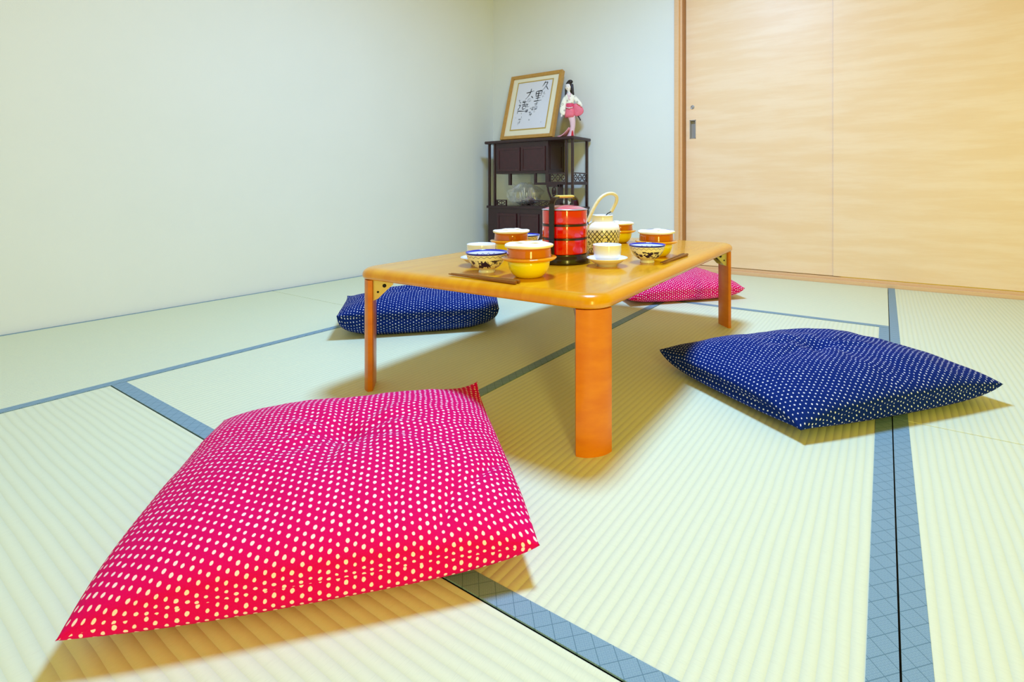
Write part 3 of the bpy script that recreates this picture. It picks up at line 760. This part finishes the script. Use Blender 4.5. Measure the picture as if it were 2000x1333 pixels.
# lower shelf railing
bm = bmesh.new(); fret_x(bm, CX0 + 0.088, -2.40, CY0 + 0.014, 0.405, 0.452, 1); fret_x(bm, -2.26, -1.94, CY0 + 0.014, 0.405, 0.452, 5); cb('shelf_fretwork', bm)
# lower cabinet
bm = bmesh.new(); box(bm, CX0 - 0.002, CX1 + 0.004, CY0, CY1, 0.388, 0.406, bev=0.003); cb('lower_shelf', bm)
bm = bmesh.new(); box(bm, CX0 + 0.006, CX1 - 0.004, CY0 + 0.010, CY1, 0.05, 0.390, bev=0.002); cb('lower_cupboard', bm)
for i in range(3):
    a = CX0 + 0.10 + i * 0.200; b = a + 0.185; bm = bmesh.new(); zz0, zz1 = 0.08, 0.352; w = 0.02; y0_, y1_ = CY0 + 0.001, CY0 + 0.012
    box(bm, a, a + w, y0_, y1_, zz0, zz1, bev=0.002); box(bm, b - w, b, y0_, y1_, zz0, zz1, bev=0.002)
    box(bm, a + w, b - w, y0_ + 0.0006, y1_, zz0, zz0 + w, bev=0.002); box(bm, a + w, b - w, y0_ + 0.0006, y1_, zz1 - w, zz1, bev=0.002)
    box(bm, a + w, b - w, y0_ + 0.004, y1_, zz0 + w, zz1 - w); cb('cupboard_door', bm, 'rose2')
for x in (CX0 + 0.03, CX1 - 0.03):
    for y in (CY0 + 0.03, CY1 - 0.03):
        bm = bmesh.new(); sweep(bm, [(x, y, 0.0), (x, y, 0.03), (x, y, 0.052)], 0.02, n=4, up=(0, 1, 0), scale=lambda t: 0.8 + 0.3 * t); cb('foot', bm)

# things on the shelves
wg = empty('wrapped_dish', (-2.275, 2.925, 0.4065), 0, 'dark blue dish with dried flowers wrapped in clear film, on the cabinet shelf', 'gift')
bm = bmesh.new(); lathe(bm, [(0, 0), (0.035, 0), (0.05, 0.012), (0.085, 0.028), (0.082, 0.031), (0.05, 0.018), (0, 0.012)], 40); obj('dish', bm, M['dish'], wg, label='dark blue dish')
bm = bmesh.new()
for p, r, s in (((0.03, 0, 0.045), 0.026, (1, 1, 1)), ((0.055, 0.01, 0.038), 0.02, (1, 1, .9)), ((0.01, 0.01, 0.036), 0.022, (1.2, 1, .8))): ball(bm, p, r, s)
obj('flower_head', bm, M['purple'], wg, label='purple flower heads')
bm = bmesh.new()
random.seed(4)
for i in range(3):
    a = -0.02 + i * 0.010; sweep(bm, smooth_path([(a * 0.3, 0, 0.02), (a * 0.8, 0.01, 0.07), (a * 1.1 - 0.01, 0.0, 0.12 + 0.02 * random.random())], 4), 0.0035, 0.0012, n=6)
obj('dried_leaf', bm, M['green'], wg, label='dark green leaves')
bm = bmesh.new()
for i in range(8):
    a = -0.03 + i * 0.014; sweep(bm, smooth_path([(a * 0.4, -0.012, 0.02), (a + 0.01, -0.03, 0.06), (a * 1.5 + 0.004, -0.022, 0.10 + 0.016 * (i % 3))], 4), 0.0035, 0.001, n=6)
obj('pale_ribbon', bm, M['mat'], wg, label='pale curled ribbon')
bm = bmesh.new()
def crump(R_, z, a):
    n = noise.noise(Vector((cos(a) * 2.2, sin(a) * 2.2, z * 26))) + 0.6 * noise.noise(Vector((cos(a) * 6, sin(a) * 6, z * 60)))
    return (R_ * (1 + 0.34 * n), z + 0.012 * n)
lathe(bm, [(0.02, 0.004), (0.07, 0.006), (0.108, 0.03), (0.118, 0.06), (0.112, 0.10), (0.092, 0.135), (0.055, 0.158), (0.028, 0.170), (0.012, 0.162)], 56, fn=lambda R_, z, a: (crump(R_, z, a)[0], max(0.001, crump(R_, z, a)[1])))
bmesh.ops.triangulate(bm, faces=bm.faces[:])
for sx, sz, ex, ez in ((-0.075, 0.12, -0.125, 0.155), (-0.085, 0.03, -0.145, 0.062), (0.09, 0.03, 0.135, 0.075)):   # crisp film corners
    a = [bm.verts.new(v) for v in ((sx, -0.03, sz), (sx + 0.02, 0.01, sz + 0.012), (sx + 0.01, -0.02, sz - 0.02), (ex, -0.035, ez), (ex + 0.012, -0.01, ez + 0.012))]
    bm.faces.new((a[0], a[1], a[4], a[3])); bm.faces.new((a[0], a[3], a[2]))
obj('film_wrapping', bm, M['film'], wg, smooth=False, label='crumpled clear film')

orn = empty('small_ornament', (-1.905, 2.915, 0.4065), 0, 'small cream and dark green ornament on the cabinet shelf behind the red box', 'ornament')
bm = bmesh.new(); ball(bm, (-0.02, 0, 0.030), 0.030, (1.3, 1, .7)); ball(bm, (0.022, 0, 0.022), 0.018, (1, 1, .9)); obj('cream_body', bm, M['mat'], orn)
bm = bmesh.new(); ball(bm, (0.045, 0, 0.017), 0.020, (1, 1, .8)); ball(bm, (-0.065, 0, 0.013), 0.018, (1.2, 1, .7)); ball(bm, (0.0, -0.02, 0.008), 0.02, (2.0, 1, .4)); obj('green_leaf', bm, M['green'], orn, label='dark green leaves')

# ------------------------------------------------------------------ framed calligraphy, leaning
FW, FH, FT = 0.478, 0.520, 0.034
lean = math.asin((3.0 - 2.862) / FH)
fr = empty('picture_frame', (-2.238, 2.862, 0.9030), 0, 'wooden picture frame with brush calligraphy leaning on top of the cabinet', 'picture')
fr.rotation_euler = (-lean, 0, 0)
bm = bmesh.new(); w = 0.026
for a in ((-FW / 2, -FW / 2 + w, 0, FH), (FW / 2 - w, FW / 2, 0, FH), (-FW / 2 + w, FW / 2 - w, 0, w), (-FW / 2 + w, FW / 2 - w, FH - w, FH)):
    box(bm, a[0], a[1], 0, FT, a[2], a[3], bev=0.003)
obj('frame_moulding', bm, M['frame'], fr, smooth=False)
bm = B(-FW / 2 + w - 0.002, FW / 2 - w + 0.002, 0.012, 0.016, w - 0.002, FH - w + 0.002); obj('mount', bm, M['mat'], fr, smooth=False, label='cream mount board')
px0, px1, pz0, pz1 = -0.158, 0.158, 0.078, 0.455
bm = bmesh.new(); g = 0.008
for a in ((px0 - g, px0, pz0 - g, pz1 + g), (px1, px1 + g, pz0 - g, pz1 + g), (px0, px1, pz0 - g, pz0), (px0, px1, pz1, pz1 + g)): box(bm, a[0], a[1], 0.009, 0.0125, a[2], a[3])
obj('gold_fillet', bm, M['gold'], fr, smooth=False, label='thin gold inner border')
bm = B(px0, px1, 0.0105, 0.0122, pz0, pz1); pp = obj('paper', bm, M['paper'], fr, smooth=False, label='pale paper with black brush writing')
bm = bmesh.new()
def stroke(pts, wd):
    P = smooth_path([(x, 0, z) for x, z in pts], 5); n = len(P); L, R_ = [], []
    for i, p in enumerate(P):
        d = (P[min(n - 1, i + 1)] - P[max(0, i - 1)]).normalized(); t = i / (n - 1)
        k = wd * (0.45 + 0.55 * sin(pi * min(1, t * 1.15 + 0.12))) * 0.5; s = Vector((-d.z, 0, d.x)) * k
        L.append((p + s)); R_.append((p - s))
    va = [bm.verts.new((v.x, 0.0101, v.z)) for v in L]; vb = [bm.verts.new((v.x, 0.0101, v.z)) for v in R_]
    for i in range(n - 1): bm.faces.new((va[i], va[i + 1], vb[i + 1], vb[i]))
def glyph(cx, cz, s, strokes, wd, sl=0.0):
    global bm
    bm = bmesh.new()
    for st_ in strokes: stroke([(cx + (x + sl * z) * s, cz + z * s) for x, z in st_], wd)
    obj('brush_character', bm, M['ink'], pp, smooth=False, label='large black brush character')
KU = [[(-.05, .5), (-.2, .15), (-.35, -.02)], [(-.1, .32), (.2, .36), (.12, .1), (-.1, -.25), (-.5, -.55)], [(.12, -.02), (.3, -.3), (.42, -.42)]]
RI = [[(-.3, .45), (-.28, 0)], [(-.3, .45), (.32, .5), (.28, .02)], [(-.28, .24), (.3, .27)], [(-.28, 0), (.28, .04)], [(0, .48), (0, -.45)], [(-.25, -.2), (.25, -.17)], [(-.42, -.48), (.0, -.46), (.42, -.42)]]
DAI = [[(-.45, .12), (0, .18), (.4, .26)], [(.05, .5), (0, .1), (-.2, -.25), (-.45, -.5)], [(.18, -.25), (.34, -.4), (.42, -.45)]]
ZO = [[(-.35, .38), (-.25, .3)], [(-.45, .1), (-.28, .12), (-.35, -.12), (-.45, -.3)], [(-.5, -.38), (-.1, -.42), (.5, -.46)], [(-.02, .48), (-.08, .3)], [(-.1, .33), (.35, .38)], [(.12, .5), (.12, .1)], [(-.12, .12), (.42, .17)], [(-.02, -.02), (-.02, -.26)], [(-.02, -.02), (.3, 0), (.26, -.25)], [(-.02, -.26), (.26, -.24)]]
glyph(0.100, 0.408, 0.080, KU, 0.0068); glyph(0.050, 0.332, 0.082, RI, 0.0078)
glyph(-0.030, 0.358, 0.082, DAI, 0.0078); glyph(-0.080, 0.262, 0.092, ZO, 0.0074)
random.seed(11)
bm = bmesh.new()
def scribble(cx, cz, s, n=5, wd=0.0032):
    for i in range(n):
        a = random.uniform(-.45, .2); b = random.uniform(-.5, .5); h = random.random() < .5
        if h: P = [(a, b), (a + .3, b + .05), (a + .6, b + .1)]
        else: P = [(a + .3, b * .3 + .4), (a + .28, b * .3), (a + .2, b * .3 - .35)]
        stroke([(cx + x * s, cz + z * s) for x, z in P], wd)
for x, z, s, n, wd in ((0.097, 0.352, 0.026, 4, .0022), (0.094, 0.322, 0.022, 3, .0018), (0.042, 0.270, 0.036, 4, .0042), (0.036, 0.232, 0.036, 5, .0036), (0.032, 0.200, 0.018, 2, .0018),
                    (-0.036, 0.306, 0.034, 4, .0028), (-0.038, 0.266, 0.034, 5, .0030), (-0.042, 0.222, 0.036, 5, .0046),
                    (0.004, 0.234, 0.034, 5, .0042), (0.000, 0.190, 0.036, 5, .0044), (-0.004, 0.152, 0.020, 2, .0025),
                    (-0.084, 0.198, 0.018, 2, .0018), (-0.088, 0.165, 0.030, 4, .0026), (-0.094, 0.128, 0.030, 4, .0028),
                    (-0.124, 0.302, 0.022, 2, .0040), (-0.126, 0.240, 0.016, 2, .0044), (-0.129, 0.207, 0.022, 2, .0040), (-0.132, 0.172, 0.018, 2, .0014), (0.110, 0.120, 0.014, 2, .0012)):
    scribble(x, z, s, n, wd)
obj('small_brush_writing', bm, M['ink'], pp, smooth=False, label='columns of small thin brush writing')
bm = B(-FW / 2 + w - 0.002, FW / 2 - w + 0.002, 0.018, FT - 0.004, w - 0.002, FH - w + 0.002); obj('backing_board', bm, M['gap'], fr, smooth=False)

# ------------------------------------------------------------------ doll in kimono (about 0.40 m), faces the camera's left
DL = Vector((-1.895, 2.935, 0.8935))
dl_ = empty('kimono_doll', DL, radians(31.4 - 12), 'small black-haired doll in a pink and cream kimono standing on the cabinet', 'doll')
# local frame: x = picture right, -y = toward the camera, z up
def V(x, z, y=0.0): return Vector((x, y, z))
bm = bmesh.new()
# neck+head+torso skin as one lofted surface
loft(bm, [(V(0.0, 0.270), .018, .014, 0), (V(-0.001, 0.300), .020, .014, 0), (V(-0.003, 0.313), .010, .009, 0), (V(-0.006, 0.325), .0078, .0078, 0), (V(-0.009, 0.333), .011, .012, 0),
          (V(-0.011, 0.343, -.003), .0185, .019, 0), (V(-0.011, 0.356, -.004), .0215, .021, 0), (V(-0.010, 0.370, 0), .020, .021, 0), (V(-0.008, 0.382, .001), .015, .017, 0), (V(-0.007, 0.389, .002), .004, .005, 0)], 24)
ball(bm, (-0.0135, -0.0250, 0.352), 0.0026, (1, 1.4, 1.6), u=8, v=6)      # nose
body = obj('doll_body', bm, M['skin'], dl_)
bm = bmesh.new()
for sx in (-0.0085, 0.0065): ball(bm, (-0.0125 + sx, -0.0243, 0.357), 0.0022, (1.5, .5, .6), u=8, v=6)
for sx in (-0.0085, 0.0065): sweep(bm, [(-0.0125 + sx - .003, -0.0243, 0.363), (-0.0125 + sx + .003, -0.0245, 0.3635)], 0.0006, n=6)
obj('eye', bm, M['ink'], body)
bm = bmesh.new(); ball(bm, (-0.0130, -0.0222, 0.3435), 0.0028, (1.1, .5, .6), u=8, v=6); obj('mouth', bm, M['lips'], body)
bm = bmesh.new()
# hair: cap, top knot, and long locks down both sides
ball(bm, (-0.006, 0.008, 0.366), 0.0255, (1.0, 1.0, 1.05)); ball(bm, (-0.0075, -0.004, 0.382), 0.0175, (1.1, .95, .62))
ball(bm, (0.001, 0.010, 0.397), 0.0165, (1.2, 1, .85)); ball(bm, (-0.012, 0.010, 0.392), 0.012, (1, 1, .9))
sweep(bm, smooth_path([(0.012, 0.002, 0.375), (0.017, -0.002, 0.350), (0.022, -0.004, 0.325), (0.030, -0.006, 0.300)], 6), 0.0115, 0.009, n=10, up=(0, 1, 0), scale=lambda t: 1.1 - 0.75 * t ** 2)
sweep(bm, smooth_path([(-0.026, 0.002, 0.368), (-0.027, -0.002, 0.345), (-0.028, -0.003, 0.318), (-0.030, -0.006, 0.290)], 6), 0.0090, 0.008, n=10, up=(0, 1, 0), scale=lambda t: 1.0 - 0.45 * t ** 2)
sweep(bm, smooth_path([(-0.004, 0.020, 0.375), (-0.002, 0.026, 0.330), (0.0, 0.026, 0.290)], 6), 0.018, 0.008, n=10, up=(0, 1, 0), scale=lambda t: 1.1 - 0.5 * t)
obj('hair', bm, M['hair'], dl_, label='long black hair with a top knot')
def m_kimono():
    k = N('kimono_cream_floral', rough=0.6); c = k.coord(); n = k.noise(c, 60, 2)
    v = k.n('ShaderNodeTexVoronoi'); k.link(c, v.inputs['Vector']); v.inputs['Scale'].default_value = 34
    ring = k.math('SUBTRACT', 1.0, k.ramp(k.math('ABSOLUTE', k.math('SUBTRACT', v.outputs['Distance'], 0.24)), 0.05, 0.11))
    k.color(k.mix(k.math('MULTIPLY', ring, 0.6), srgb(250, 244, 228), srgb(130, 120, 110))); return k.m
M['kim'] = m_kimono()
bm = bmesh.new()
loft(bm, [(V(0.003, 0.232), .026, .022, 0), (V(0.001, 0.250), .029, .023, 0), (V(0.0, 0.275), .035, .023, 0), (V(-0.001, 0.293), .037, .021, 0), (V(-0.002, 0.304), .026, .017, 0), (V(-0.003, 0.311), .014, .012, 0)], 24)
obj('kimono_top', bm, M['kim'], dl_, label='cream floral kimono top')
bm = bmesh.new()
sweep(bm, smooth_path([V(-0.016, 0.312, -.010), V(-0.004, 0.288, -.023), V(0.006, 0.262, -.025)], 5), 0.0045, 0.0018, n=8, up=(0, 1, 0))
sweep(bm, smooth_path([V(0.010, 0.312, -.010), V(0.004, 0.290, -.022), V(-0.004, 0.268, -.025)], 5), 0.0045, 0.0018, n=8, up=(0, 1, 0))
obj('collar', bm, M['kpale'], dl_, label='pale pink collar')
# sleeves: arm out then hanging panel; left one cream
def sleeve(pts, ws, ts, m, name, label):
    bm = bmesh.new(); P = [Vector(p) for p in pts]; rings = []
    for p, w_, t_ in zip(P, ws, ts):
        rings.append([bm.verts.new((p.x + w_ * cos(2 * pi * i / 14), p.y + t_ * sin(2 * pi * i / 14), p.z + 0.25 * w_ * cos(2 * pi * i / 14) * (1 if p.x > 0 else -1))) for i in range(14)])
    for a, b in zip(rings, rings[1:]):
        for i in range(14): bm.faces.new((a[i], a[(i + 1) % 14], b[(i + 1) % 14], b[i]))
    bm.faces.new(rings[0]); bm.faces.new(rings[-1][::-1]); return obj(name, bm, m, dl_, label=label, sub=1)
sleeve([V(-0.024, 0.300), V(-0.036, 0.270, -.004), V(-0.044, 0.235, -.008), V(-0.050, 0.200, -.010), V(-0.050, 0.170, -.012), V(-0.047, 0.158, -.012)], [.012, .017, .019, .022, .021, .010], [.012, .012, .011, .009, .009, .006], M['kim'], 'sleeve', 'cream floral sleeve hanging at her side')
sleeve([V(0.022, 0.300), V(0.040, 0.278, -.004), V(0.060, 0.252, -.012), V(0.076, 0.236, -.018), V(0.084, 0.222, -.018)], [.012, .016, .017, .015, .008], [.012, .012, .011, .010, .007], M['kim'], 'sleeve', 'cream floral sleeve held out')
bm = bmesh.new()   # broad pink hanging sleeve, right, folded cloth sheet with thickness
Q = [(0.020, 0.250), (0.055, 0.240), (0.095, 0.215), (0.106, 0.185), (0.098, 0.165), (0.072, 0.148), (0.045, 0.142), (0.030, 0.160)]
cs = (0.06, 0.195)
for sgn in (-1, 1):
    c_ = bm.verts.new((cs[0], sgn * 0.011 - 0.006, cs[1])); vs = [bm.verts.new((x, sgn * 0.003 - 0.006, z)) for x, z in Q]
    for i in range(len(Q)):
        f = (c_, vs[i], vs[(i + 1) % len(Q)]); bm.faces.new(f if sgn < 0 else f[::-1])
    if sgn < 0: fa = vs
    else:
        for i in range(len(Q)): j = (i + 1) % len(Q); bm.faces.new((fa[i], fa[j], vs[j], vs[i]))
obj('hanging_sleeve', bm, M['kpink'], dl_, label='broad pink hanging sleeve', sub=1)
bm = bmesh.new()
loft(bm, [(V(0.004, 0.206), .027, .023, 0), (V(0.003, 0.214), .0295, .025, 0), (V(0.002, 0.232), .0295, .025, 0), (V(0.002, 0.240), .027, .023, 0)], 24); obj('obi', bm, M['obi'], dl_, label='crimson obi sash')
bm = bmesh.new()
sweep(bm, smooth_path([V(-0.024, 0.214, -.014), V(-0.010, 0.208, -.026), V(0.006, 0.205, -.029), V(0.026, 0.212, -.018)], 5), 0.004, n=8); ball(bm, (0.004, -0.030, 0.205), 0.007, (1.5, .8, .8))
obj('obi_cord', bm, M['kpale'], dl_, label='pale pink cord tied over the sash')
bm = bmesh.new()   # pink overskirt flaring over the hips
loft(bm, [(V(0.000, 0.142), .037, .026, 0), (V(0.002, 0.165), .036, .026, 0), (V(0.003, 0.190), .033, .025, 0), (V(0.004, 0.208), .028, .024, 0)], 24); obj('overskirt', bm, M['kpink'], dl_, label='pink fold at the hips')
bm = bmesh.new()   # narrow pale skirt sweeping down and out into a train at picture left
loft(bm, [(V(0.006, 0.001), .034, .030, 0), (V(0.006, 0.012), .026, .024, 0), (V(0.014, 0.040), .0185, .019, 0), (V(0.022, 0.080), .0175, .018, 0), (V(0.020, 0.115), .021, .019, 0), (V(0.012, 0.145), .026, .021, 0), (V(0.008, 0.170), .029, .022, 0)], 24)
obj('skirt', bm, M['kpale'], dl_, label='narrow pale pink skirt')
bm = bmesh.new(); rows = []
for t in range(9):
    s = t / 8; z = 0.062 * (1 - s) ** 2.2 + 0.006; xc = 0.004 - 0.082 * s; hw = 0.012 + 0.020 * sin(pi * min(1, s * 0.8 + .1))
    rows.append([bm.verts.new((xc + 0.004 * q, -0.018 + hw * q, z + 0.004 * cos(q * 9) + (0 if abs(q) < .9 else -0.003))) for q in (-1, -.6, -.2, .2, .6, 1)])
for a, b in zip(rows, rows[1:]):
    for i in range(5): bm.faces.new((a[i], a[i + 1], b[i + 1], b[i]))
tr = obj('train', bm, M['ktrain'], dl_, label='pale pink train spread to one side'); sm = tr.modifiers.new('thick', 'SOLIDIFY'); sm.thickness = 0.003; sm.offset = 1
bm = bmesh.new()
loft(bm, [(V(0.020, 0.001, -.012), .014, .014, 0), (V(0.020, 0.015, -.013), .011, .010, 0), (V(0.022, 0.040, -.012), .006, .009, 0), (V(0.023, 0.052, -.011), .002, .006, 0)], 14); obj('red_lining', bm, M['kred'], dl_, label='red lining showing at the hem')
for sx, sz, sy in ((-0.056, 0.158, -.016), (0.088, 0.226, -.02)):
    bm = bmesh.new(); ball(bm, (sx, sy, sz), 0.006, (1.2, .7, .9), u=10, v=8)
    for i, (dx, dz) in enumerate(((-.006, -.010), (-.002, -.013), (.002, -.013), (.005, -.011))): sweep(bm, [(sx + dx * .4, sy, sz - .003), (sx + dx * .8, sy - .001, sz + dz * .7), (sx + dx, sy - .002, sz + dz)], 0.0013, n=6)
    sweep(bm, [(sx + .004, sy, sz), (sx + .009, sy - .002, sz - .005)], 0.0014, n=6)
    obj('hand', bm, M['skin'], dl_)
bm = bmesh.new(); sweep(bm, [V(0.062, 0.150, -.01), V(0.074, 0.132, -.012), V(0.080, 0.118, -.012)], 0.004, n=8, up=(0, 1, 0)); obj('tassel', bm, M['hair'], dl_, label='small dark tassel')
